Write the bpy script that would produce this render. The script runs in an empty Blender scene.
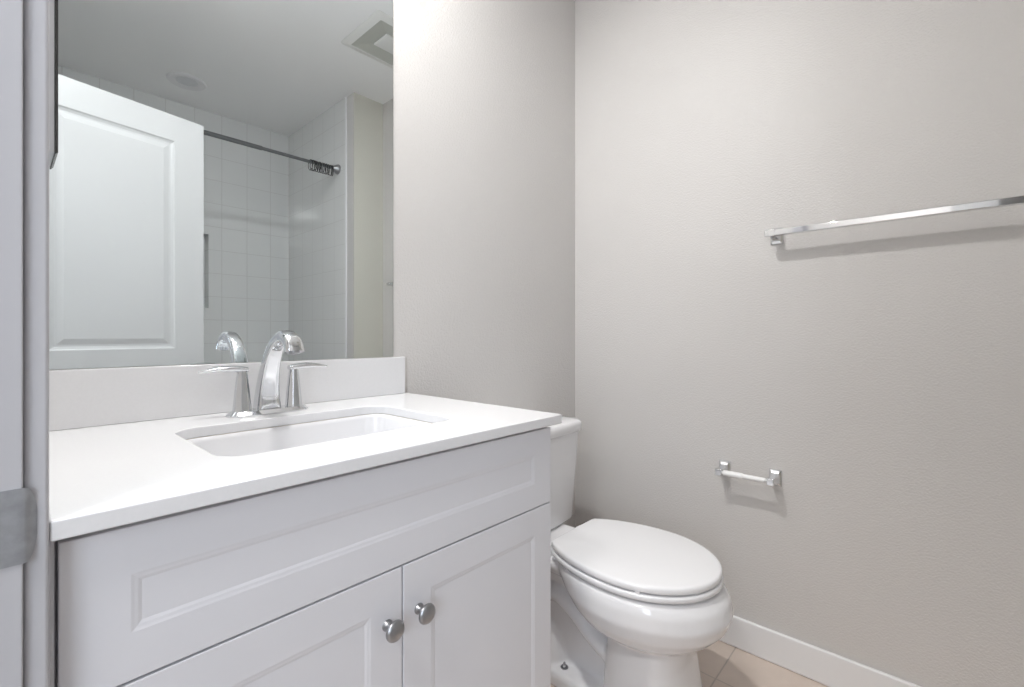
import bpy, bmesh, math, random
from mathutils import Vector, Matrix
random.seed(3)
S = bpy.context.scene
COL = S.collection
PI = math.pi

# ------------------------------------------------------------------ camera
W, H = 1024, 687
FPX, YAW, V0, CAMZ = 466.0, math.radians(47.7), 336.0, 1.09
cd = bpy.data.cameras.new('camera')
cd.sensor_fit = 'HORIZONTAL'
cd.sensor_width = 36.0
cd.lens = FPX / W * 36.0
cd.shift_y = (V0 - H / 2) / W
cd.clip_start = 0.01
cam = bpy.data.objects.new('camera', cd)
cam.location = (0, 0, CAMZ)
cam.rotation_euler = (PI / 2, 0, -YAW)
COL.objects.link(cam)
S.camera = cam

# ------------------------------------------------------------------ world, exposure
w = bpy.data.worlds.new('world')
S.world = w
w.use_nodes = True
w.node_tree.nodes['Background'].inputs[0].default_value = (0.80, 0.86, 1.0, 1)
w.node_tree.nodes['Background'].inputs[1].default_value = 0.5
S.view_settings.view_transform = 'Standard'
S.view_settings.look = 'None'
S.view_settings.exposure = 0.0
S.view_settings.gamma = 1.0
S.view_settings.use_curve_mapping = False
S.cycles.max_bounces = 14
S.cycles.diffuse_bounces = 10
S.cycles.glossy_bounces = 8


def area(name, loc, target, size, power, color, shape='RECTANGLE', size_y=None, spread=PI):
    l = bpy.data.lights.new(name, 'AREA')
    l.shape = shape
    l.size = size
    if size_y:
        l.size_y = size_y
    l.energy = power
    l.color = color
    l.spread = spread
    o = bpy.data.objects.new(name, l)
    o.location = loc
    d = Vector(target) - Vector(loc)
    o.rotation_euler = d.to_track_quat('-Z', 'Y').to_euler()
    COL.objects.link(o)
    return o


# geometry constants of the room (metres)
YM = 1.202      # mirror wall
XR = 1.743      # right wall
XL = 0.014      # bathroom face of the left wall
CZ = 2.656      # ceiling
XE = 1.525      # tiled end wall of the shower
YRET = -0.373   # face of the return wall
YF = -1.365     # tiled far wall
HX, HY0, HY1 = -1.35, -2.1, 1.5   # hallway extent
KEY = (0.45, 0.80)
# added fill lights for an unseen hall window and hall lamp, then can light
area('hall_window_fill', (HX + 0.03, -0.75, 1.45), (0, -0.75, 1.45), 1.0, 22, (0.80, 0.89, 1.0), size_y=1.3)
area('hall_lamp_fill', (-0.7, 0.2, CZ - 0.075), (-0.7, 0.2, 0), 0.34, 20, (1.0, 0.98, 0.96), 'DISK')


area('can_light', (KEY[0], KEY[1], CZ - 0.012), (KEY[0], KEY[1], 0), 0.085, 20.5, (1.0, 0.985, 0.965), 'DISK')


# ------------------------------------------------------------------ materials
def mat(name, col, rough=0.5, metal=0.0, bump=None, vary=None, spec=0.5, coat=0.0, emit=None):
    m = bpy.data.materials.new(name)
    m.use_nodes = True
    nt = m.node_tree
    b = nt.nodes['Principled BSDF']
    b.inputs['Base Color'].default_value = (*col, 1)
    b.inputs['Roughness'].default_value = rough
    b.inputs['Metallic'].default_value = metal
    b.inputs['Specular IOR Level'].default_value = spec
    b.inputs['Coat Weight'].default_value = coat
    b.inputs['Coat Roughness'].default_value = 0.05
    if emit:
        b.inputs['Emission Color'].default_value = (*emit[0], 1)
        b.inputs['Emission Strength'].default_value = emit[1]
    geo = nt.nodes.new('ShaderNodeNewGeometry')
    if vary:
        sc, amt = vary
        n = nt.nodes.new('ShaderNodeTexNoise')
        n.inputs['Scale'].default_value = sc
        n.inputs['Detail'].default_value = 4
        nt.links.new(geo.outputs['Position'], n.inputs['Vector'])
        mr = nt.nodes.new('ShaderNodeMapRange')
        mr.inputs['From Min'].default_value = 0.3
        mr.inputs['From Max'].default_value = 0.7
        mr.inputs['To Min'].default_value = 1 - amt
        mr.inputs['To Max'].default_value = 1 + amt
        nt.links.new(n.outputs['Fac'], mr.inputs['Value'])
        mx = nt.nodes.new('ShaderNodeVectorMath')
        mx.operation = 'SCALE'
        mx.inputs[0].default_value = col
        nt.links.new(mr.outputs['Result'], mx.inputs['Scale'])
        nt.links.new(mx.outputs['Vector'], b.inputs['Base Color'])
    if bump:
        sc, dist, stren = bump
        n = nt.nodes.new('ShaderNodeTexNoise')
        n.inputs['Scale'].default_value = sc
        n.inputs['Detail'].default_value = 2
        nt.links.new(geo.outputs['Position'], n.inputs['Vector'])
        bp = nt.nodes.new('ShaderNodeBump')
        bp.inputs['Distance'].default_value = dist
        bp.inputs['Strength'].default_value = stren
        nt.links.new(n.outputs['Fac'], bp.inputs['Height'])
        nt.links.new(bp.outputs['Normal'], b.inputs['Normal'])
    return m


def tile_mat(name, tile, grout, size, axes, off, gw, rough, bump=0.0008, vary=0.0):
    """square tiles laid in the plane of two world axes; grout lines by distance to the grid"""
    m = bpy.data.materials.new(name)
    m.use_nodes = True
    nt = m.node_tree
    b = nt.nodes['Principled BSDF']
    b.inputs['Roughness'].default_value = rough
    geo = nt.nodes.new('ShaderNodeNewGeometry')
    sp = nt.nodes.new('ShaderNodeSeparateXYZ')
    nt.links.new(geo.outputs['Position'], sp.inputs[0])

    def mth(op, a, v=None):
        n = nt.nodes.new('ShaderNodeMath')
        n.operation = op
        nt.links.new(a, n.inputs[0])
        if isinstance(v, (int, float)):
            n.inputs[1].default_value = v
        elif v is not None:
            nt.links.new(v, n.inputs[1])
        return n.outputs[0]
    ds, cells = [], []
    for ax, o in zip(axes, off):
        p = mth('DIVIDE', mth('SUBTRACT', sp.outputs[ax], o), size)
        cells.append(mth('FLOOR', p))
        fr = mth('FRACT', p)
        ds.append(mth('MULTIPLY', mth('SUBTRACT', mth('ABSOLUTE', mth('SUBTRACT', fr, 0.5)), 0.5), -size))
    d = mth('MINIMUM', ds[0], ds[1])
    mr = nt.nodes.new('ShaderNodeMapRange')
    mr.interpolation_type = 'SMOOTHSTEP'
    mr.inputs['From Min'].default_value = gw * 0.5
    mr.inputs['From Max'].default_value = gw * 0.5 + 0.0015
    nt.links.new(d, mr.inputs['Value'])
    mix = nt.nodes.new('ShaderNodeMix')
    mix.data_type = 'RGBA'
    mix.inputs[6].default_value = (*grout, 1)
    mix.inputs[7].default_value = (*tile, 1)
    nt.links.new(mr.outputs['Result'], mix.inputs[0])
    if vary:
        n = nt.nodes.new('ShaderNodeTexNoise')
        n.inputs['Scale'].default_value = 9
        n.inputs['Detail'].default_value = 6
        nt.links.new(geo.outputs['Position'], n.inputs['Vector'])
        r2 = nt.nodes.new('ShaderNodeMapRange')
        r2.inputs['From Min'].default_value = 0.3
        r2.inputs['From Max'].default_value = 0.7
        r2.inputs['To Min'].default_value = 1 - vary
        r2.inputs['To Max'].default_value = 1 + vary
        nt.links.new(n.outputs['Fac'], r2.inputs['Value'])
        sc = nt.nodes.new('ShaderNodeVectorMath')
        sc.operation = 'SCALE'
        nt.links.new(mix.outputs[2], sc.inputs[0])
        nt.links.new(r2.outputs['Result'], sc.inputs['Scale'])
        nt.links.new(sc.outputs['Vector'], b.inputs['Base Color'])
    else:
        nt.links.new(mix.outputs[2], b.inputs['Base Color'])
    bp = nt.nodes.new('ShaderNodeBump')
    bp.inputs['Distance'].default_value = bump
    bp.inputs['Strength'].default_value = 0.8
    nt.links.new(mr.outputs['Result'], bp.inputs['Height'])
    nt.links.new(bp.outputs['Normal'], b.inputs['Normal'])
    return m


M = {}
M['paint'] = mat('wall_paint', (0.622, 0.606, 0.592), 0.42, bump=(190, 0.0025, 0.6), vary=(3, 0.012), spec=0.4)
M['khaki'] = mat('khaki_wall', (0.60, 0.588, 0.53), 0.45, bump=(190, 0.0025, 0.6), vary=(3, 0.012), spec=0.4)  # return wall face, slightly more khaki than the other walls
M['ceil'] = mat('ceiling_paint', (0.90, 0.90, 0.90), 0.75, bump=(120, 0.0012, 0.2), spec=0.3)
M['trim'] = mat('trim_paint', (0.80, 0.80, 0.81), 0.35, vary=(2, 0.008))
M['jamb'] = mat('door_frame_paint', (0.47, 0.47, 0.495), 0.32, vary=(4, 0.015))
M['door'] = mat('door_paint', (0.55, 0.553, 0.558), 0.38, vary=(2, 0.006))
M['cab'] = mat('cabinet_lacquer', (0.66, 0.66, 0.69), 0.33, vary=(2, 0.008))
M['kick'] = mat('cabinet_inside', (0.30, 0.29, 0.29), 0.6, vary=(5, 0.03))
M['quartz'] = mat('white_quartz', (0.725, 0.725, 0.737), 0.16, vary=(220, 0.012), spec=0.5)
M['china'] = mat('vitreous_china', (0.77, 0.77, 0.785), 0.08, vary=(2, 0.004), coat=0.3)
M['seat'] = mat('seat_plastic', (0.78, 0.78, 0.795), 0.22, vary=(2, 0.004))
M['chrome'] = mat('chrome', (0.72, 0.73, 0.745), 0.06, 1.0, vary=(6, 0.01))
M['satin'] = mat('satin_nickel', (0.36, 0.365, 0.38), 0.34, 1.0, vary=(60, 0.08))
M['plate'] = mat('worn_nickel', (0.37, 0.385, 0.41), 0.45, 0.75, bump=(300, 0.0004, 0.3), vary=(90, 0.12))
M['gun'] = mat('gunmetal', (0.22, 0.23, 0.24), 0.28, 1.0, vary=(10, 0.04))
M['black'] = mat('black_gloss', (0.012, 0.012, 0.013), 0.2, vary=(10, 0.05))
M['ringm'] = mat('blackened_metal', (0.05, 0.05, 0.052), 0.3, 0.8, vary=(30, 0.05))
M['silver'] = mat('silver_frame', (0.55, 0.56, 0.58), 0.3, 0.6, vary=(10, 0.05))
M['glass'] = mat('picture_glass', (0.10, 0.11, 0.12), 0.04, vary=(4, 0.02))
M['mirror'] = mat('mirror_silver', (0.87, 0.925, 0.945), 0.0, 1.0)
M['medge'] = mat('mirror_edge', (0.12, 0.15, 0.15), 0.3, vary=(10, 0.02))
M['caulk'] = mat('tan_sealant', (0.62, 0.54, 0.44), 0.6, vary=(60, 0.05))
M['roller'] = mat('white_plastic', (0.86, 0.86, 0.86), 0.3, vary=(5, 0.004))
M['vent'] = mat('vent_plastic', (0.76, 0.76, 0.74), 0.4, vary=(5, 0.01))
M['ventin'] = mat('vent_grey_plastic', (0.50, 0.51, 0.47), 0.45, vary=(5, 0.01))
M['lens'] = mat('unlit_lens', (0.70, 0.71, 0.73), 0.3, vary=(20, 0.02))
M['lit'] = mat('lit_lens', (0.9, 0.9, 0.88), 0.4, emit=((1.0, 0.96, 0.91), 6.0))
M['fillglow'] = mat('fill_tube_glow', (0.9, 0.9, 0.88), 0.3, emit=((0.98, 0.99, 1.0), 13.5))  # glow of the added bar light
M['pane'] = mat('fill_pane_glow', (0.8, 0.85, 0.9), 0.4, emit=((0.82, 0.89, 1.0), 1.5))  # glow of the added hall window
M['tileN'] = tile_mat('wall_tile_far', (0.74, 0.75, 0.75), (0.62, 0.62, 0.62), 0.164, (0, 2), (1.0625, 1.203), 0.002, 0.12)
M['tileE'] = tile_mat('wall_tile_end', (0.76, 0.765, 0.76), (0.67, 0.67, 0.67), 0.164, (1, 2), (-0.462, 1.203), 0.002, 0.12)
M['floor'] = tile_mat('floor_tile', (0.63, 0.54, 0.475), (0.46, 0.40, 0.355), 0.33, (0, 1), (1.532, 0.518), 0.003, 0.35, vary=0.05)
M['hallfloor'] = mat('hall_carpet', (0.45, 0.41, 0.37), 0.9, bump=(400, 0.002, 0.4), vary=(30, 0.08))


# ------------------------------------------------------------------ mesh helpers
def box(bm, x0, x1, y0, y1, z0, z1):
    v = [bm.verts.new((x, y, z)) for z in (z0, z1) for x, y in ((x0, y0), (x1, y0), (x1, y1), (x0, y1))]
    for f in ((3, 2, 1, 0), (4, 5, 6, 7), (0, 1, 5, 4), (1, 2, 6, 5), (2, 3, 7, 6), (3, 0, 4, 7)):
        bm.faces.new([v[i] for i in f])
    return v


def boxes(*bs):
    bm = bmesh.new()
    for b in bs:
        box(bm, *b)
    return bm


def loft(bm, rings, cap0=True, cap1=True):
    """rings: lists of equally many 3-D points"""
    R = [[bm.verts.new(p) for p in r] for r in rings]
    n = len(R[0])
    for a, b in zip(R, R[1:]):
        for i in range(n):
            bm.faces.new((a[i], a[(i + 1) % n], b[(i + 1) % n], b[i]))
    if cap0:
        bm.faces.new(R[0][::-1])
    if cap1:
        bm.faces.new(R[-1])
    return R


def lathe(bm, prof, origin, axis, n=32, caps=True):
    """prof: (radius, distance along axis)"""
    q = Vector((0, 0, 1)).rotation_difference(Vector(axis).normalized())
    rings = []
    for r, h in prof:
        rings.append([Vector(origin) + q @ Vector((max(r, 1e-5) * math.cos(2 * PI * i / n), max(r, 1e-5) * math.sin(2 * PI * i / n), h)) for i in range(n)])
    loft(bm, rings, caps, caps)


def sweep(bm, pts, prof, up=(1, 0, 0), caps=True):
    """prof(i, t) -> list of (a, b): a along 'up', b along the normal"""
    n = len(pts)
    P = [Vector(p) for p in pts]
    up = Vector(up)
    rings = []
    for i, p in enumerate(P):
        t = (P[min(i + 1, n - 1)] - P[max(i - 1, 0)]).normalized()
        nn = t.cross(up).normalized()
        rings.append([p + up * a + nn * b for a, b in prof(i, i / (n - 1))])
    loft(bm, rings, caps, caps)


def catmull(pts, per=8):
    P = [Vector(p) for p in pts]
    P = [2 * P[0] - P[1]] + P + [2 * P[-1] - P[-2]]
    out = []
    for i in range(1, len(P) - 2):
        for k in range(per):
            t = k / per
            a, b, c, d = P[i - 1:i + 3]
            out.append(0.5 * ((2 * b) + (-a + c) * t + (2 * a - 5 * b + 4 * c - d) * t * t + (-a + 3 * b - 3 * c + d) * t ** 3))
    out.append(P[-2].copy())
    return out


def rrect(cx, cy, hx, hy, r, n=8):
    out = []
    for k, (sx, sy) in enumerate(((1, 1), (-1, 1), (-1, -1), (1, -1))):
        for i in range(n + 1):
            a = PI / 2 * (k + i / n)
            out.append((cx + sx * (hx - r) + r * math.cos(a), cy + sy * (hy - r) + r * math.sin(a)))
    return out


def sup(hw, hd, e=2.6, n=24):
    out = []
    for i in range(n):
        a = 2 * PI * i / n
        c, s = math.cos(a), math.sin(a)
        out.append((hw * math.copysign(abs(c) ** (2 / e), c), hd * math.copysign(abs(s) ** (2 / e), s)))
    return out


def obj(name, bm, m, parent=None, smooth=False, bevel=0.0, seg=2, loc=None, angle=35, flat=False):
    bmesh.ops.recalc_face_normals(bm, faces=bm.faces[:])
    me = bpy.data.meshes.new(name)
    bm.to_mesh(me)
    bm.free()
    me.materials.append(m)
    o = bpy.data.objects.new(name, me)
    COL.objects.link(o)
    if parent:
        o.parent = parent
        o.matrix_parent_inverse = Matrix.Translation(-parent.location) if not any(parent.rotation_euler) else parent.matrix_basis.inverted()
    if bevel:
        b = o.modifiers.new('bevel', 'BEVEL')
        b.width = bevel
        b.segments = seg
        b.limit_method = 'ANGLE'
        b.angle_limit = math.radians(angle)
        b.harden_normals = False
        smooth = not flat
    if smooth:
        me.polygons.foreach_set('use_smooth', [True] * len(me.polygons))
        me.set_sharp_from_angle(angle=math.radians(angle))
    return o


def tag(o, label, cat, group=None):
    o['label'] = label
    o['category'] = cat
    if group:
        o['group'] = group
    return o


def thing(name, label, cat, loc=(0, 0, 0), group=None):
    o = bpy.data.objects.new(name, None)
    o.empty_display_size = 0.05
    o.location = loc
    COL.objects.link(o)
    return tag(o, label, cat, group)


def struct(name, bm, m, parent=None, **k):
    o = obj(name, bm, m, parent, **k)
    o['kind'] = 'structure'
    return o


def panel_slab(x0, x1, z0, z1, yf, t, panels, rings, both=False):
    """slab whose front faces -y at yf; stacked rectangular panels in slab coordinates (all as wide),
    each a nest of rings = (inset, depth)"""
    bm = bmesh.new()
    P = sorted(panels, key=lambda p: p[1])
    xs = [0, P[0][0], P[0][2], x1 - x0]
    zs = [0] + [z for p in P for z in (p[1], p[3])] + [z1 - z0]

    def quad(pts, y):
        bm.faces.new([bm.verts.new((x0 + p[0], y(p[2]), z0 + p[1])) for p in pts])
    for side in (0, 1):
        y = (lambda d: yf + d) if side == 0 else (lambda d: yf + t - d)
        for i in range(3):
            for j in range(len(zs) - 1):
                ax, bx, az, bz = xs[i], xs[i + 1], zs[j], zs[j + 1]
                if i == 1 and j % 2 == 1 and (side == 0 or both):
                    def rc(g, d):
                        return [(ax + g, az + g, d), (bx - g, az + g, d), (bx - g, bz - g, d), (ax + g, bz - g, d)]
                    R = [(0, 0)] + rings
                    for (i0, d0), (i1, d1) in zip(R, R[1:]):
                        A, B = rc(i0, d0), rc(i1, d1)
                        for k in range(4):
                            quad([A[k], A[(k + 1) % 4], B[(k + 1) % 4], B[k]], y)
                    quad(rc(*R[-1]), y)
                else:
                    quad([(ax, az, 0), (bx, az, 0), (bx, bz, 0), (ax, bz, 0)], y)
    for j in range(len(zs) - 1):
        for x in (xs[0], xs[3]):
            bm.faces.new([bm.verts.new((x0 + x, yy, z0 + z)) for yy, z in ((yf, zs[j]), (yf + t, zs[j]), (yf + t, zs[j + 1]), (yf, zs[j + 1]))])
    for i in range(3):
        for z in (zs[0], zs[-1]):
            bm.faces.new([bm.verts.new((x0 + x, yy, z0 + z)) for x, yy in ((xs[i], yf), (xs[i], yf + t), (xs[i + 1], yf + t), (xs[i + 1], yf))])
    bmesh.ops.remove_doubles(bm, verts=bm.verts[:], dist=1e-5)
    return bm


# ------------------------------------------------------------------ room shell
struct('floor', boxes((-0.115, XR + 0.1, YF - 0.1, YM + 0.1, -0.1, 0.0)), M['floor'])
struct('floor_hall', boxes((HX - 0.1, -0.115, HY0 - 0.1, HY1 + 0.1, -0.1, 0.0)), M['hallfloor'])
struct('ceiling', boxes((HX - 0.1, XR + 0.1, HY0 - 0.1, HY1 + 0.1, CZ, CZ + 0.1)), M['ceil'])
struct('wall_back', boxes((-0.106, XR + 0.1, YM, YM + 0.1, 0, CZ)), M['paint'])
struct('wall_right', boxes((XR, XR + 0.1, YF - 0.1, YM, 0, CZ)), M['paint'])
JY0, JY1 = -0.098, 0.60     # finished faces of the door opening
DH = 2.105                  # head of the opening
struct('wall_left', boxes((-0.106, XL, JY1 + 0.02, YM, 0, CZ), (-0.106, XL, YF - 0.1, JY0 - 0.02, 0, CZ),
                          (-0.106, XL, JY0 - 0.02, JY1 + 0.02, DH + 0.02, CZ)), M['paint'])
# tiled far wall with a soap niche
NX0, NX1, NZ0, NZ1 = 0.60, 0.981, 1.285, 1.80
struct('wall_far', boxes((XL, NX0, YF - 0.09, YF, 0, CZ), (NX1, XR, YF - 0.09, YF, 0, CZ),
                         (NX0, NX1, YF - 0.09, YF, 0, NZ0), (NX0, NX1, YF - 0.09, YF, NZ1, CZ),
                         (NX0, NX1, YF - 0.1, YF - 0.09, NZ0, NZ1)), M['tileN'])
struct('wall_return', boxes((XE + 0.006, XR, YF, YRET - 0.004, 0, CZ)), M['paint'])
struct('wall_return_face', boxes((XE + 0.006, XR, YRET - 0.004, YRET, 0, CZ)), M['khaki'])
struct('wall_shower', boxes((XE, XE + 0.006, YF, -0.462, 0, CZ)), M['tileE'])
struct('trim_shower', boxes((XE - 0.003, XE + 0.006, -0.474, -0.458, 0, CZ)), M['trim'], bevel=0.003)
struct('wall_tub_side', boxes((XL, XL + 0.006, YF, -0.462, 0, CZ)), M['tileE'])
# hallway behind the photographer
WY0, WY1, WZ0, WZ1 = -1.31, -0.19, 0.74, 2.16  # opening for an unseen window, added to carry the cool fill
struct('wall_hall', boxes((HX - 0.1, HX, HY0, WY0, 0, CZ), (HX - 0.1, HX, WY1, HY1, 0, CZ),
                          (HX - 0.1, HX, WY0, WY1, 0, WZ0), (HX - 0.1, HX, WY0, WY1, WZ1, CZ)), M['paint'])
struct('wall_hall_end', boxes((HX - 0.1, -0.106, HY0 - 0.1, HY0, 0, CZ), (HX - 0.1, -0.106, HY1, HY1 + 0.1, 0, CZ)), M['paint'])
struct('wall_hall_side', boxes((-0.106, XL, HY0, YF - 0.1, 0, CZ), (-0.106, XL, YM + 0.1, HY1, 0, CZ)), M['paint'])
fx0, fx1 = HX - 0.08, HX - 0.02
win = struct('fill_window_1', boxes((fx0, fx1, WY0, WY0 + 0.05, WZ0, WZ1), (fx0, fx1, WY1 - 0.05, WY1, WZ0, WZ1),
                               (fx0, fx1, WY0 + 0.05, WY1 - 0.05, WZ0, WZ0 + 0.05), (fx0, fx1, WY0 + 0.05, WY1 - 0.05, WZ1 - 0.05, WZ1),
                               (fx0, fx1, WY0 + 0.05, WY1 - 0.05, 1.43, 1.47)), M['trim'])
struct('fill_window_pane', boxes((HX - 0.055, HX - 0.049, WY0 + 0.05, WY1 - 0.05, WZ0 + 0.05, WZ1 - 0.05)), M['pane'], win)
# baseboards
def baseboard(name, pts_box):
    struct(name, boxes(pts_box), M['trim'], bevel=0.005, seg=3)
baseboard('baseboard_right', (XR - 0.013, XR, YRET, YM, 0, 0.107))
baseboard('baseboard_back', (0.84, XR - 0.013, YM - 0.013, YM, 0, 0.107))
baseboard('baseboard_return', (XE + 0.01, XR - 0.013, YRET, YRET + 0.013, 0, 0.107))
# door frame: jambs, head, bathroom-side casings
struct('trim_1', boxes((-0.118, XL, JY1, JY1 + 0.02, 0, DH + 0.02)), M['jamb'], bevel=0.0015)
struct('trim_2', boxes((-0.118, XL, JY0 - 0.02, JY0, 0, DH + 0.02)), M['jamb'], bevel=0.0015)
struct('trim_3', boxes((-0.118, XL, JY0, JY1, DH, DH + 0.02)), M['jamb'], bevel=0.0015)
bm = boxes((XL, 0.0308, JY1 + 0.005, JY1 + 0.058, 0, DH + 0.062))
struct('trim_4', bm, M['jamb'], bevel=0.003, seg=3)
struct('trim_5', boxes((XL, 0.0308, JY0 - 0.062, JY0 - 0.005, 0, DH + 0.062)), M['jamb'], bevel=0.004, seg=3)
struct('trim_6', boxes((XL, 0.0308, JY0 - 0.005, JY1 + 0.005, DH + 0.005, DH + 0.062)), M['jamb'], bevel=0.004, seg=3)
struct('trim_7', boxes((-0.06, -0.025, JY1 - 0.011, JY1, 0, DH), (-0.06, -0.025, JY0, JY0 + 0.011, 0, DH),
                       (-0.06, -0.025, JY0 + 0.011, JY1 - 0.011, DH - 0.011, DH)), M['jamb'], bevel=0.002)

# strike plate on the jamb, curved lip towards the room
def strike():
    bm = bmesh.new()
    zc, hh = 0.9215, 0.0335
    prof = []
    xs = [-0.030 + 0.0445 * i / 10 for i in range(11)]
    secs = [(x, JY1 - 0.0012, hh) for x in xs]
    for i in range(1, 9):                                   # lip: bends outward and narrows like a D
        t = i / 8
        secs.append((XL + 0.0003 + 0.0088 * t, JY1 - 0.0012 + 0.0015 * t + 0.005 * t * t, hh * math.sqrt(max(0.0, 1 - 0.93 * t ** 2.2))))
    rings = []
    for x, y, h in secs:                                    # closed section: rounded slip 1.4 mm thick
        rings.append([(x, y, zc - h), (x, y, zc - h * 0.5), (x, y, zc), (x, y, zc + h * 0.5), (x, y, zc + h),
                      (x, y + 0.0016, zc + h), (x, y + 0.0016, zc), (x, y + 0.0016, zc - h)])
    loft(bm, rings)
    return bm
st = thing('strike_plate', 'worn grey metal strike plate with curved lip on the white door jamb', 'strike plate', (0.0, JY1, 0.9215))
obj('plate', strike(), M['plate'], st, smooth=True)
for dz in (-0.024, 0.024):
    bm = bmesh.new()
    lathe(bm, [(0.0, -0.0006), (0.0035, -0.0006), (0.0035, 0.0006), (0.0018, 0.0013), (0.0, 0.0013)], (-0.016, JY1 - 0.0014, 0.9215 + dz), (0, -1, 0), 16)
    obj('screw', bm, M['satin'], st, smooth=True)

# bathroom door, open, seen in the mirror
ANG = math.atan2(-0.128, 0.624)
DW, DT = 0.633, 0.035
bm = panel_slab(0, DW, 0.012, 2.09, -DT, DT, [(0.092, 0.20, DW - 0.121, 0.83), (0.092, 1.023, DW - 0.121, 1.961)],
                [(0.004, 0.004), (0.014, 0.008), (0.022, 0.008), (0.044, 0.0015)], both=True)
door = struct('door_1', bm, M['door'], bevel=0.0015, flat=True)
door.location = (0.033, -0.058, 0)
door.rotation_euler = (0, 0, ANG)
bm = bmesh.new()
for s, y in ((1, 0.0), (-1, -DT)):
    lathe(bm, [(0.0, 0), (0.032, 0), (0.032, 0.006), (0.012, 0.012), (0.011, 0.035), (0.024, 0.042), (0.029, 0.055), (0.024, 0.068), (0.0, 0.072)],
          (DW - 0.065, y, 0.92), (0, s, 0), 28)
kn = obj('door_knob', bm, M['satin'], smooth=True)
kn.parent = door
kn['kind'] = 'structure'

# ------------------------------------------------------------------ vanity
CT, CB = 0.918, 0.898          # counter top / underside
CY = 0.608                     # counter front edge
VX0, VX1 = 0.0379, 0.8145      # fronts
VF = 0.626                     # face of the doors
va = thing('vanity_cabinet', 'white two-door vanity cabinet with false drawer front under the quartz countertop', 'cabinet', (0.43, 0.9, 0))
BF = VF + 0.021
bm = boxes((0.0328, 0.05, BF, YM - 0.003, 0.10, CB), (0.797, 0.8145, BF, YM - 0.003, 0.0, CB),
           (0.05, 0.797, YM - 0.012, YM - 0.003, 0.10, CB), (0.05, 0.797, BF, YM - 0.012, 0.10, 0.118),
           (0.05, 0.797, BF, BF + 0.018, 0.86, CB), (0.05, 0.797, BF, BF + 0.018, 0.705, 0.745))
obj('carcass', bm, M['cab'], va)
obj('filler_strip', boxes((0.0312, 0.0354, VF + 0.004, BF, 0.10, CB)), M['cab'], va)
obj('toe_kick', boxes((0.0325, 0.797, BF + 0.06, BF + 0.075, 0, 0.10)), M['cab'], va)
SHK = [(0.003, 0.0007), (0.006, 0.0011), (0.0095, 0.0022)]
wv = VX1 - VX0
obj('drawer_front', panel_slab(VX0, VX1, 0.7275, 0.8895, VF, 0.02, [(0.055, 0.050, wv - 0.055, 0.112)], SHK), M['cab'], va, bevel=0.0012, flat=True)
SPL = 0.4303
for x0, x1, kx in ((VX0, SPL - 0.0012, 0.4020), (SPL + 0.0012, VX1, 0.4615)):
    wd = x1 - x0
    d = obj('door', panel_slab(x0, x1, 0.115, 0.7245, VF, 0.02, [(0.055, 0.055, wd - 0.055, 0.6095 - 0.055)], SHK), M['cab'], va, bevel=0.0012, flat=True)
    bm = bmesh.new()
    lathe(bm, [(0.0, 0.0), (0.0088, 0.0), (0.0088, 0.0015), (0.006, 0.004), (0.0046, 0.011), (0.0055, 0.0165), (0.0140, 0.0195),
               (0.0160, 0.0210), (0.0160, 0.0225), (0.0142, 0.0255), (0.009, 0.0280), (0.0, 0.0290)], (kx, VF, 0.6440), (0, -1, 0), 36)
    k = obj('knob', bm, M['satin'], smooth=True, angle=50)
    k.parent = d
    k.matrix_parent_inverse = (va.matrix_basis @ d.matrix_parent_inverse).inverted()
    k['label'] = 'round grey metal knob'

# counter: slab scribed round the door casing, with the sink cut-out
SX, SY, SHX, SHY = 0.4245, 0.8835, 0.2155, 0.1485
ct = thing('countertop', 'white quartz countertop with sink cut-out on the vanity cabinet', 'countertop', (0.43, 0.9, CB))
outer = [(0.0310, CY), (0.832, CY), (0.832, YM - 0.0015), (XL + 0.0015, YM - 0.0015), (XL + 0.0015, 0.664), (0.0310, 0.664)]
hole = rrect(SX, SY, SHX, SHY, 0.045, 8)
bm = bmesh.new()
for z in (CB, CT):
    ed = []
    for lp in (outer, hole):
        vs = [bm.verts.new((x, y, z)) for x, y in lp]
        ed += [bm.edges.new((vs[i], vs[(i + 1) % len(vs)])) for i in range(len(vs))]
    bmesh.ops.triangle_fill(bm, use_beauty=True, use_dissolve=False, edges=ed)
for lp in (outer, hole):
    lo = [bm.verts.new((x, y, CB)) for x, y in lp]
    hi = [bm.verts.new((x, y, CT)) for x, y in lp]
    for i in range(len(lp)):
        j = (i + 1) % len(lp)
        bm.faces.new((lo[i], lo[j], hi[j], hi[i]))
bmesh.ops.remove_doubles(bm, verts=bm.verts[:], dist=1e-6)
obj('slab', bm, M['quartz'], ct, bevel=0.002, seg=2, angle=60)
bs = obj('backsplash', boxes((XL + 0.0015, 0.821, YM - 0.0215, YM - 0.0015, CT + 0.0003, 1.0275)), M['quartz'], bevel=0.0015)
tag(bs, 'white quartz backsplash strip standing on the countertop below the mirror', 'backsplash')

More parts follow.
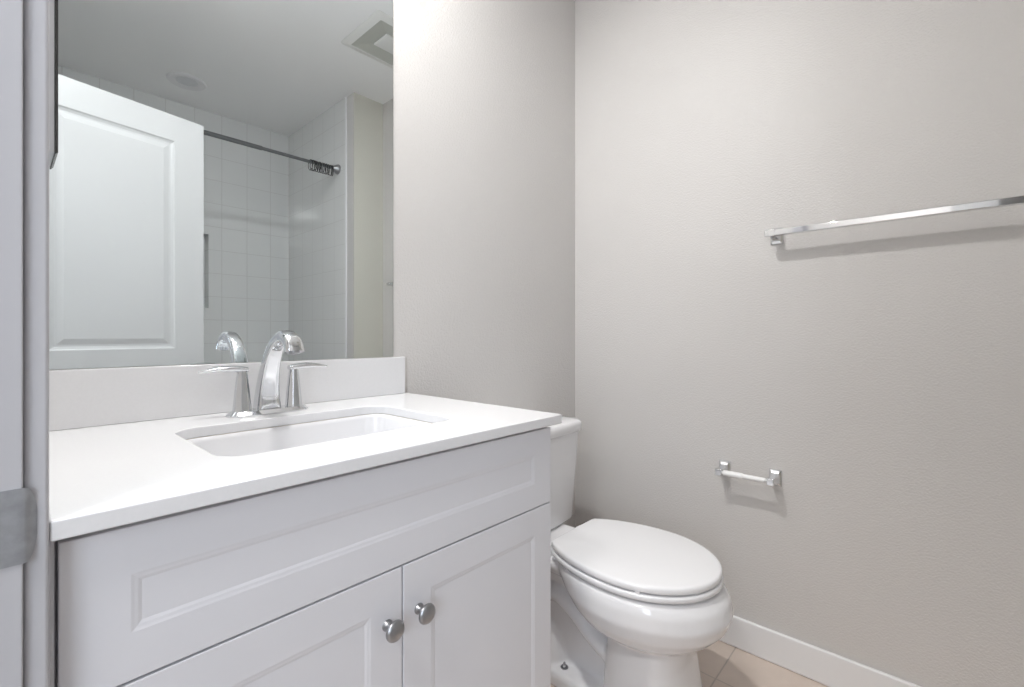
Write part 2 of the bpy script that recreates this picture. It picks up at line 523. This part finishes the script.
# undermount sink
sk = thing('undermount_sink', 'white rectangular undermount sink below the countertop opening', 'sink', (SX, SY, CB - 0.15))
prof = [(0.004, 0.0, .049), (0.003, -0.010, .049), (-0.002, -0.06, .049), (-0.010, -0.105, .046), (-0.022, -0.124, .05), (-0.045, -0.134, .06), (-0.085, -0.137, .055)]
bm = bmesh.new()
rings = []
for g, dz, r in prof:
    rings.append([(x, y, CB - 0.001 + dz) for x, y in rrect(SX, SY, SHX + g, SHY + g, r, 8)])
rings.append([(SX + 0.024 * math.cos(PI / 2 * (i // 9) + PI / 2 * (i % 9) / 8), SY + 0.02 + 0.024 * math.sin(PI / 2 * (i // 9) + PI / 2 * (i % 9) / 8), CB - 0.139) for i in range(36)])
loft(bm, rings, False, True)
bo = obj('basin', bm, M['china'], sk, smooth=True, angle=60)
so = bo.modifiers.new('thick', 'SOLIDIFY')
so.thickness = 0.009
so.offset = -1
bm = bmesh.new()
a = [(x, y) for x, y in rrect(SX, SY, SHX + 0.0035, SHY + 0.0035, .0485, 8)]
b = [(x, y) for x, y in rrect(SX, SY, SHX + 0.0005, SHY + 0.0005, .0455, 8)]
loft(bm, [[(x, y, CB - 0.0001) for x, y in b], [(x, y, CB - 0.0022) for x, y in b], [(x, y, CB - 0.0036) for x, y in a], [(x, y, CB - 0.0001) for x, y in a]], False, False)
s_ = obj('sealant', bm, M['caulk'], sk, smooth=True)
s_['label'] = 'tan line of sealant round the sink rim'
bm = bmesh.new()
lathe(bm, [(0.0, 0.0), (0.022, 0.0), (0.023, 0.002), (0.019, 0.004), (0.016, 0.003), (0.015, 0.006), (0.0, 0.008)], (SX, SY + 0.02, CB - 0.139), (0, 0, 1), 32)
obj('drain', bm, M['chrome'], sk, smooth=True)

# faucet
FX, FY = 0.4065, 1.108
fa = thing('faucet', 'chrome two-handle centerset faucet behind the sink', 'faucet', (FX, FY, CT))
bm = bmesh.new()
pl = []
for k, (hx, hy, z) in enumerate(((0.085, 0.031, 0.0), (0.085, 0.031, 0.003), (0.081, 0.027, 0.0065), (0.076, 0.0235, 0.0105))):
    pl.append([(FX + a, FY + b, CT + z) for a, b in sup(hx, hy, 3.0, 48)])
loft(bm, pl)
obj('base_plate', bm, M['chrome'], fa, smooth=True)
path = catmull([(FX, FY + dy, CT + dz) for dy, dz in ((.011, .008), (.008, .05), (-.005, .095), (-.028, .135), (-.058, .161), (-.092, .171), (-.118, .164), (-.131, .151), (-.135, .139))], 6)
def spout_prof(i, t):
    hw = 0.0155 + 0.0110 * max(0, 1 - t / 0.42) ** 1.3 + 0.0035 * max(0, (t - 0.5) / 0.5)
    hd = 0.0135 + 0.0090 * max(0, 1 - t / 0.42) ** 1.3 - 0.001 * max(0, (t - 0.5) / 0.5)
    return sup(hw, hd, 4.2 - 1.4 * t, 32)
bm = bmesh.new()
sweep(bm, path, spout_prof)
sp = obj('spout', bm, M['chrome'], fa, smooth=True)
e0, e1 = path[-2], path[-1]
dr = (e1 - e0).normalized()
bm = bmesh.new()
lathe(bm, [(0.0, 0.0), (0.010, 0.0), (0.010, 0.004), (0.0075, 0.0045), (0.0, 0.0045)], e1 - dr * 0.0005, dr, 24)
ae = obj('aerator', bm, M['satin'], smooth=True)
ae.parent = sp
ae.matrix_parent_inverse = (fa.matrix_basis @ sp.matrix_parent_inverse).inverted()
bm = bmesh.new()
box(bm, FX - 0.0025, FX + 0.0025, FY + 0.031, FY + 0.036, CT - 0.001, CT + 0.055)
lathe(bm, [(0, 0), (0.006, 0), (0.0065, 0.006), (0.005, 0.012), (0, 0.0125)], (FX, FY + 0.0335, CT + 0.053), (0, 0, 1), 16)
obj('lift_rod', bm, M['chrome'], fa, smooth=True)
for s in (-1, 1):
    hx = FX + s * 0.0545
    bm = bmesh.new()
    rg = []
    for hw, z in ((0.0195, 0.008), (0.0185, 0.014), (0.0155, 0.045), (0.0125, 0.075), (0.0105, 0.092), (0.0095, 0.100)):
        rg.append([(hx + hw * math.cos(PI / 8 + PI / 4 * i), FY + hw * math.sin(PI / 8 + PI / 4 * i), CT + z) for i in range(8)])
    loft(bm, rg)
    hnd = obj('handle', bm, M['chrome'], fa, bevel=0.0015, angle=25)
    bm = bmesh.new()
    rg = []
    for i in range(15):
        t = i / 14
        hw = max(0.0006, 0.0135 * (1 - t ** 3) ** 0.5 * (0.75 + 0.6 * t * (1 - t)))
        th = 0.0020 + 0.0050 * math.sin(PI * min(1, 0.25 + 0.75 * t)) 
        zz = CT + 0.099 + 0.004 * math.sin(PI * min(1, t * 0.95)) - 0.002 * t
        px = hx - s * 0.0105 + s * 0.092 * t
        rg.append([(px, FY + a, zz + b) for a, b in sup(hw, th, 2.0, 16)])
    loft(bm, rg)
    lv = obj('lever', bm, M['chrome'], smooth=True, angle=60)
    lv.parent = hnd
    lv.matrix_parent_inverse = (fa.matrix_basis @ hnd.matrix_parent_inverse).inverted()

# wall mirror standing on the backsplash
mi = thing('wall_mirror', 'large frameless wall mirror above the white backsplash', 'mirror', (0.41, YM, 1.0295))
obj('backing', boxes((XL + 0.012, 0.7895, YM - 0.0045, YM - 0.0005, 1.0285, 2.22)), M['medge'], mi)
obj('mirror_glass', boxes((XL + 0.012, 0.7885, YM - 0.0055, YM - 0.0045, 1.0285, 2.22)), M['mirror'], mi)

# framed panel on the left wall beside the mirror
fr = thing('picture_frame', 'narrow black-edged framed panel hung on the left wall beside the mirror, seen edge-on', 'picture frame', (XL, 1.0, 1.32))
py0, py1, pz0, pz1 = 0.885, 0.975, 1.338, 2.0
bm = bmesh.new()
def rect(x, g):
    return [(x, py0 + g, pz0 + g), (x, py1 - g, pz0 + g), (x, py1 - g, pz1 - g), (x, py0 + g, pz1 - g)]
loft(bm, [rect(0.0500, 0.0), rect(0.0510, 0.0), rect(0.0537, 0.003), rect(0.0537, 0.012), rect(0.0515, 0.014), rect(0.0500, 0.014)], False, False)
obj('frame', bm, M['black'], fr)
bm = bmesh.new()
loft(bm, [rect(XL + 0.0005, 0.002), rect(0.0500, 0.002)], True, True)
s_ = obj('side_band', bm, M['silver'], fr)
s_['label'] = 'silver side band'
obj('glass', boxes((0.0501, 0.0513, py0 + 0.0141, py1 - 0.0141, pz0 + 0.0141, pz1 - 0.0141)), M['glass'], fr)

# ------------------------------------------------------------------ toilet
TX = 1.260
to = thing('toilet', 'white two-piece toilet with closed lid between the vanity and the right wall', 'toilet', (TX, 0.8, 0))

def egg(a, yf, ym, yb, bb, n=64, dx=0.0, clip=None, e=2.0):
    """egg outline: front semi-ellipse to yf, back semi-ellipse of length bb from ym, cut at yb"""
    out = []
    for i in range(n):
        th = 2 * PI * i / n
        c, s = math.cos(th), math.sin(th)
        c = math.copysign(abs(c) ** (2 / e), c)
        s = math.copysign(abs(s) ** (2 / e), s)
        if s < 0:
            out.append((TX + a * c, ym + (ym - yf) * s))
        else:
            out.append((TX + a * c, min(ym + bb * s, yb)))
    return out

def body():
    bm = bmesh.new()
    # bowl
    secs = [(0.418, .190, .428, .64, .875, .28), (0.412, .197, .416, .64, .875, .275), (0.392, .203, .398, .64, .87, .262), (0.355, .2045, .388, .64, .86, .235),
            (0.320, .194, .402, .64, .84, .205), (0.291, .174, .428, .64, .82, .175), (0.269, .148, .456, .635, .80, .145), (0.252, .118, .484, .63, .77, .12), (0.22, .08, .50, .62, .72, .09)]
    loft(bm, [[(x, y, z) for x, y in egg(a, yf, ym, yb, bb)] for z, a, yf, ym, yb, bb in secs][::-1])
    # front pedestal
    ped = [(0.0, .134, .462, .58, .72, .16), (0.02, .132, .464, .58, .72, .16), (0.12, .125, .482, .58, .715, .15), (0.20, .122, .496, .58, .71, .14), (0.275, .124, .492, .58, .71, .14)]
    loft(bm, [[(x, y, z) for x, y in egg(a, yf, ym, yb, bb, e=2.8)] for z, a, yf, ym, yb, bb in ped])
    # rear core and deck that carries the tank
    loft(bm, [[(x, y, z) for x, y in rrect(TX, yc, hx, hy, r, 6)] for z, yc, hx, hy, r in
              ((0.0, .80, .035, .17, .03), (0.25, .82, .035, .17, .03), (0.335, .87, .07, .19, .05), (0.362, .91, .118, .19, .05), (0.388, .92, .135, .20, .05), (0.4025, .92, .132, .197, .05))])
    # trapway: rises to the rear, turns and drops
    tp = catmull([(TX, .62, .14), (TX, .70, .155), (TX, .77, .19), (TX, .84, .24), (TX, .91, .265), (TX, .975, .225), (TX, 1.0, .12), (TX, .985, .0)], 6)
    sweep(bm, tp, lambda i, t: sup(0.083, 0.036, 2.2, 24))
    # foot with bolt shelf
    loft(bm, [[(x, y, z) for x, y in rrect(TX, yc, hx, hy, r, 6)] for z, yc, hx, hy, r in
              ((0.0, .85, .102, .165, .08), (0.03, .85, .100, .163, .08), (0.042, .855, .094, .157, .08), (0.047, .86, .08, .14, .07))])
    loft(bm, [[(x, y, z) for x, y in rrect(TX, yc, hx, hy, r, 6)] for z, yc, hx, hy, r in
              ((0.03, .96, .090, .085, .06), (0.08, .96, .084, .075, .06), (0.13, .965, .072, .06, .05), (0.15, .965, .055, .045, .04))])
    return bm
bo = obj('bowl', body(), M['china'], to)
rm = bo.modifiers.new('remesh', 'REMESH')
rm.mode = 'VOXEL'
rm.voxel_size = 0.0055
rm.use_smooth_shade = True
sm = bo.modifiers.new('smooth', 'SMOOTH')
sm.factor = 0.5
sm.iterations = 7
# floor bolts of the foot
for s in (-1, 1):
    bm = bmesh.new()
    bx, by, bz = TX + s * 0.063, 0.866, 0.0465
    lathe(bm, [(0, 0), (0.0125, 0), (0.0125, 0.0015), (0.0, 0.0016)], (bx, by, bz), (0, 0, 1), 24)
    lathe(bm, [(0, 0.001), (0.0078, 0.001), (0.0078, 0.007), (0.0065, 0.008), (0, 0.008)], (bx, by, bz), (0, 0, 1), 6)
    lathe(bm, [(0, 0.007), (0.0035, 0.007), (0.0035, 0.015), (0.0028, 0.016), (0, 0.016)], (bx, by, bz), (0, 0, 1), 12)
    o = obj('floor_bolt', bm, M['satin'], to, smooth=True)
    o['label'] = 'metal floor bolt with washer'
# seat ring and lid
def plate_loft(zs, ym=.64, a0=.1925, yf0=.418, yb=.876):
    bm = bmesh.new()
    rg = []
    for z, g in zs:
        rg.append([(x, y, z) for x, y in egg(a0 + g, yf0 - g, ym, yb + g * 0.5, .30 + g)])
    loft(bm, rg)
    return bm
obj('seat', plate_loft([(0.4225, -0.006), (0.4245, 0.001), (0.428, 0.0035), (0.436, 0.0035), (0.4392, 0.001), (0.4400, -0.004)]), M['seat'], to, smooth=True, angle=50)
obj('lid', plate_loft([(0.4440, -0.006), (0.4455, -0.0005), (0.4480, 0.0005), (0.4570, 0.0002), (0.4600, -0.0015), (0.4618, -0.005), (0.4626, -0.012), (0.463, -0.12)]), M['seat'], to, smooth=True, angle=50)
for a in (0.4, 1.15, 1.99, 2.74):
    bm = bmesh.new()
    q = -a
    x, y = TX + 0.187 * math.cos(q), .64 + 0.21 * math.sin(q)
    box(bm, x - 0.008, x + 0.008, y - 0.006, y + 0.006, 0.4395, 0.4445)
    obj('bumper', bm, M['seat'], to)
for s in (-1, 1):
    bm = bmesh.new()
    rg = []
    for hx, hy, z in ((.024, .019, .404), (.024, .019, .427), (.020, .015, .436), (.012, .010, .439)):
        rg.append([(TX + s * 0.078 + a, .897 + b, z) for a, b in sup(hx, hy, 3.0, 24)])
    loft(bm, rg)
    obj('hinge', bm, M['seat'], to, smooth=True)
# tank
def dense(r, n=6, per=9):
    out = []
    for i in range(len(r)):
        a, b = Vector(r[i]), Vector(r[(i + 1) % len(r)])
        if i % per == per - 1:
            out += [a.lerp(b, k / n) for k in range(n)]
        else:
            out.append(a)
    return out
def tring(z, hx, yf, yb, r=0.04, bow=0.014):
    pts = rrect(TX, (yf + yb) / 2, hx, (yb - yf) / 2, r, 8)
    P = dense([(x, y, z) for x, y in pts], 10)
    out = []
    for p in P:
        k = max(0.0, 1 - ((p.x - TX) / hx) ** 2)
        y = p.y - bow * k * max(0.0, (yb - p.y) / (yb - yf))
        out.append((p.x, y, z))
    return out
bm = bmesh.new()
loft(bm, [tring(0.4035, .185, 1.030, 1.165, .035), tring(0.4055, .200, 1.016, 1.178, .035), tring(0.415, .207, 1.010, 1.184, .035), tring(0.60, .217, 1.000, 1.188, .035), tring(0.735, .226, .994, 1.189, .035)])
tk = obj('tank', bm, M['china'], to, smooth=True, angle=50)
bm = bmesh.new()
loft(bm, [tring(0.7355, .229, .990, 1.190, .045), tring(0.740, .235, .983, 1.192, .045), tring(0.763, .2365, .982, 1.193, .045), tring(0.772, .234, .985, 1.192, .045),
          tring(0.7775, .225, .994, 1.186, .045), tring(0.780, .19, 1.03, 1.16, .045)])
obj('tank_lid', bm, M['china'], to, smooth=True, angle=60)
bm = bmesh.new()
lx, ly, lz = TX - 0.15, 0.994, 0.69
lathe(bm, [(0, 0), (0.014, 0), (0.013, 0.006), (0.006, 0.008), (0.006, 0.018), (0, 0.018)], (lx, ly, lz), (0, -1, 0), 24)
loft(bm, [[(lx - 0.008 + 0.07 * t, ly - 0.016 + a, lz + b - 0.012 * t) for a, b in sup(0.004, 0.008 - 0.003 * t, 2.2, 14)] for t in (0, .25, .5, .75, 1)])
fl = obj('flush_lever', bm, M['chrome'], smooth=True)
fl.parent = tk
fl.matrix_parent_inverse = (to.matrix_basis @ tk.matrix_parent_inverse).inverted()

# ------------------------------------------------------------------ wall fittings
def mount(zc, yc, so, hw=0.019, hh=0.0275, arm=0.010):
    """chrome plate on the right wall with a tapering arm that stands off by 'so'"""
    bm = bmesh.new()
    def r(x, a, b, dz=0):
        return [(x, yc - a, zc - b + dz), (x, yc + a, zc - b + dz), (x, yc + a, zc + b + dz), (x, yc - a, zc + b + dz)]
    loft(bm, [r(XR - 0.0005, hw, hh), r(XR - 0.004, hw, hh), r(XR - 0.010, hw * 0.72, hh * 0.76), r(XR - 0.014, arm + 0.001, arm + 0.004),
              r(XR - so + 0.012, arm, arm), r(XR - so - 0.010, arm, arm + 0.001)])
    return bm
tb = thing('towel_bar', 'long chrome towel bar on the right wall', 'towel bar', (XR, 0.09, 1.42))
SO = 0.066
for y in (0.392, -0.195):
    obj('mount', mount(1.422, y, SO), M['chrome'], tb, bevel=0.0016)
obj('bar', boxes((XR - SO - 0.0095, XR - SO + 0.0095, -0.215, 0.412, 1.4215 - 0.0095, 1.4215 + 0.0095)), M['chrome'], tb, bevel=0.002)

tp = thing('toilet_paper_holder', 'empty chrome toilet paper holder with white roller on the right wall', 'toilet paper holder', (XR, 0.473, 0.612))
SP = 0.062
for y in (0.5575, 0.396):
    obj('mount', mount(0.618, y, SP, 0.019, 0.0275, 0.0105), M['chrome'], tp, bevel=0.0016)
bm = bmesh.new()
xx = XR - SP
lathe(bm, [(0.0, 0), (0.004, 0), (0.004, 0.005), (0.0082, 0.006), (0.0084, 0.075), (0.0100, 0.0765), (0.0100, 0.1365), (0.004, 0.1375), (0.004, 0.1425), (0, 0.1425)], (xx, 0.4055, 0.618), (0, 1, 0), 28)
obj('roller', bm, M['roller'], tp, smooth=True)

# ------------------------------------------------------------------ things seen in the mirror
RY, RZ = -0.566, 2.204
rd = thing('shower_rod', 'grey metal tension shower rod across the tiled shower', 'shower rod', (0.77, RY, RZ))
bm = bmesh.new()
lathe(bm, [(0.0, 0.0), (0.0130, 0.0), (0.0130, 1.010), (0.0112, 1.014), (0.0, 1.014)], (0.034, RY, RZ), (1, 0, 0), 24)
obj('outer_tube', bm, M['gun'], rd, smooth=True)
bm = bmesh.new()
lathe(bm, [(0.0, 0.0), (0.0102, 0.0), (0.0102, 0.470), (0.0, 0.470)], (1.040, RY, RZ), (1, 0, 0), 24)
obj('inner_tube', bm, M['gun'], rd, smooth=True)
for x, s in ((XE - 0.0005, -1), (XL + 0.0065, 1)):
    bm = bmesh.new()
    lathe(bm, [(0.0, 0), (0.033, 0), (0.0335, 0.004), (0.030, 0.014), (0.0195, 0.030), (0.0155, 0.040), (0.0, 0.040)], (x, RY, RZ), (s, 0, 0), 28)
    obj('end_flange', bm, M['satin'], rd, smooth=True)

def ring_mesh():
    bm = bmesh.new()
    pts = [(0, 0.026 * math.sin(2 * PI * i / 28), 0.033 * math.cos(2 * PI * i / 28)) for i in range(28)]
    n, k = 28, 8
    V = []
    for i in range(n):
        p = Vector(pts[i])
        out = Vector((0, p.y / 0.026, p.z / 0.033)).normalized()
        V.append([bm.verts.new(p + out * 0.0025 * math.cos(2 * PI * j / k) + Vector((0.0025 * math.sin(2 * PI * j / k), 0, 0))) for j in range(k)])
    for i in range(n):
        for j in range(k):
            bm.faces.new((V[i][j], V[(i + 1) % n][j], V[(i + 1) % n][(j + 1) % k], V[i][(j + 1) % k]))
    for a in (-0.55, -0.28, 0, 0.28, 0.55):                       # roller beads along the top
        c = Vector((0, 0.026 * math.sin(a), 0.033 * math.cos(a)))
        bmesh.ops.create_icosphere(bm, subdivisions=1, radius=0.0036, matrix=Matrix.Translation(c))
    return bm
first = obj('curtain_ring', ring_mesh(), M['ringm'], smooth=True, angle=60)
tag(first, 'black curtain ring with roller beads bunched at the right end of the shower rod', 'curtain ring', 'black curtain rings on the shower rod')
for i in range(12):
    o = first if i == 0 else first.copy()
    if i:
        COL.objects.link(o)
    x = 1.338 + i * 0.0130 + random.uniform(-0.002, 0.002)
    o.location = (x, RY, RZ + 0.0102 + 0.0032 - 0.033)
    o.rotation_euler = (random.uniform(-0.15, 0.15), 0, random.uniform(-0.25, 0.25))

# ceiling lamps and fan
def can(name, x, y, lens_mat, label):
    t = thing(name, label, 'ceiling light', (x, y, CZ))
    bm = bmesh.new()
    lathe(bm, [(0.056, -0.0005), (0.102, -0.0005), (0.102, 0.004), (0.096, 0.010), (0.080, 0.011), (0.062, 0.004), (0.056, -0.0005)], (x, y, CZ - 0.0006), (0, 0, -1), 48, caps=False)
    obj('trim_ring', bm, M['trim'], t, smooth=True)
    bm = bmesh.new()
    lathe(bm, [(0.0, 0.0), (0.0575, 0.0), (0.057, 0.002), (0.04, 0.003), (0.0, 0.003)], (x, y, CZ - 0.0008), (0, 0, -1), 40)
    obj('lens', bm, lens_mat, t, smooth=True)
can('recessed_light', 0.773, -1.012, M['lens'], 'unlit round recessed light in the ceiling above the shower')
can('recessed_light', KEY[0], KEY[1], M['lit'], 'lit round recessed light in the ceiling above the vanity')

# bar light added above the mirror as unseen room fill
vl = thing('vanity_fill_light', 'added fill light, a chrome bar with frosted tube above the mirror', 'added fill light', (0.41, YM, 2.36))
obj('back_plate', boxes((0.31, 0.51, YM - 0.02, YM - 0.0005, 2.31, 2.41)), M['chrome'], vl, bevel=0.004)
bm = bmesh.new()
lathe(bm, [(0, 0), (0.008, 0), (0.008, 0.093), (0, 0.093)], (0.41, YM - 0.018, 2.36), (0, -1, 0), 16)
obj('arm', bm, M['chrome'], vl, smooth=True)
bm = bmesh.new()
lathe(bm, [(0, 0), (0.024, 0), (0.026, 0.004), (0.026, 0.56), (0.024, 0.564), (0, 0.564)], (0.128, YM - 0.135, 2.36), (1, 0, 0), 28)
obj('fill_tube', bm, M['fillglow'], vl, smooth=True)
for x, d in ((0.128, -1), (0.692, 1)):
    bm = bmesh.new()
    lathe(bm, [(0, 0), (0.028, 0), (0.028, 0.016), (0.024, 0.02), (0, 0.02)], (x, YM - 0.135, 2.36), (d, 0, 0), 28)
    obj('end_cap', bm, M['chrome'], vl, smooth=True)

fx, fy, fh = 1.406, 0.23, 0.187
fn = thing('exhaust_fan', 'square white exhaust fan with recessed centre in the bathroom ceiling', 'exhaust fan', (fx, fy, CZ))
def sq(h, z, r, n=6):
    return [(x, y, CZ - z) for x, y in rrect(fx, fy, h, h, r, n)]
bm = bmesh.new()
loft(bm, [sq(fh, 0.0006, .02), sq(fh, 0.003, .02), sq(fh - 0.012, 0.008, .018), sq(fh - 0.032, 0.013, .012), sq(fh - 0.040, 0.014, .008), sq(fh - 0.042, 0.012, .007), sq(fh - 0.042, 0.0006, .007)], False, False)
obj('frame', bm, M['vent'], fn, smooth=True)
bm = bmesh.new()
def sq4(h, z):
    return [(fx - h, fy - h, CZ - z), (fx + h, fy - h, CZ - z), (fx + h, fy + h, CZ - z), (fx - h, fy + h, CZ - z)]
loft(bm, [sq4(fh - 0.0415, 0.012), sq4(0.062, 0.0015)], False, True)
obj('recess', bm, M['ventin'], fn)
bm = bmesh.new()
loft(bm, [sq(0.061, 0.0015, .006), sq(0.061, 0.008, .006), sq(0.056, 0.011, .006)])
obj('centre_cover', bm, M['vent'], fn, smooth=True)

# bathtub in the tiled alcove
bm = bmesh.new()
tx, ty, thx, thy = (XL + 0.006 + XE) / 2, (YF - 0.55) / 2, (XE - XL - 0.006) / 2 - 0.001, (-0.55 - YF) / 2 - 0.001
rg = []
for g, z, r in ((0, 0.001, .01), (0, 0.40, .012), (0.004, 0.412, .014), (0.05, 0.415, .05), (0.07, 0.408, .09), (0.085, 0.36, .11), (0.13, 0.12, .14), (0.17, 0.085, .14), (0.25, 0.075, .1)):
    rg.append([(x, y, z) for x, y in rrect(tx, ty, thx - g, thy - g, r, 8)])
loft(bm, rg)
tub = obj('bathtub', bm, M['china'], smooth=True, angle=40)
tag(tub, 'white alcove bathtub under the tiled shower walls', 'bathtub')

# unseen hall ceiling lamp, added as fill through the doorway
hl = thing('hall_fill_lamp', 'added round flush fill lamp on the hallway ceiling outside the bathroom door', 'ceiling light', (-0.7, 0.2, CZ))
bm = bmesh.new()
lathe(bm, [(0.0, 0.0005), (0.19, 0.0005), (0.19, 0.02), (0.17, 0.03), (0.0, 0.03)], (-0.7, 0.2, CZ), (0, 0, -1), 40)
obj('lamp_base', bm, M['trim'], hl, smooth=True)
bm = bmesh.new()
lathe(bm, [(0.0, 0.031), (0.165, 0.031), (0.165, 0.04), (0.14, 0.06), (0.08, 0.07), (0.0, 0.073)], (-0.7, 0.2, CZ), (0, 0, -1), 40)
obj('diffuser', bm, M['lit'], hl, smooth=True)
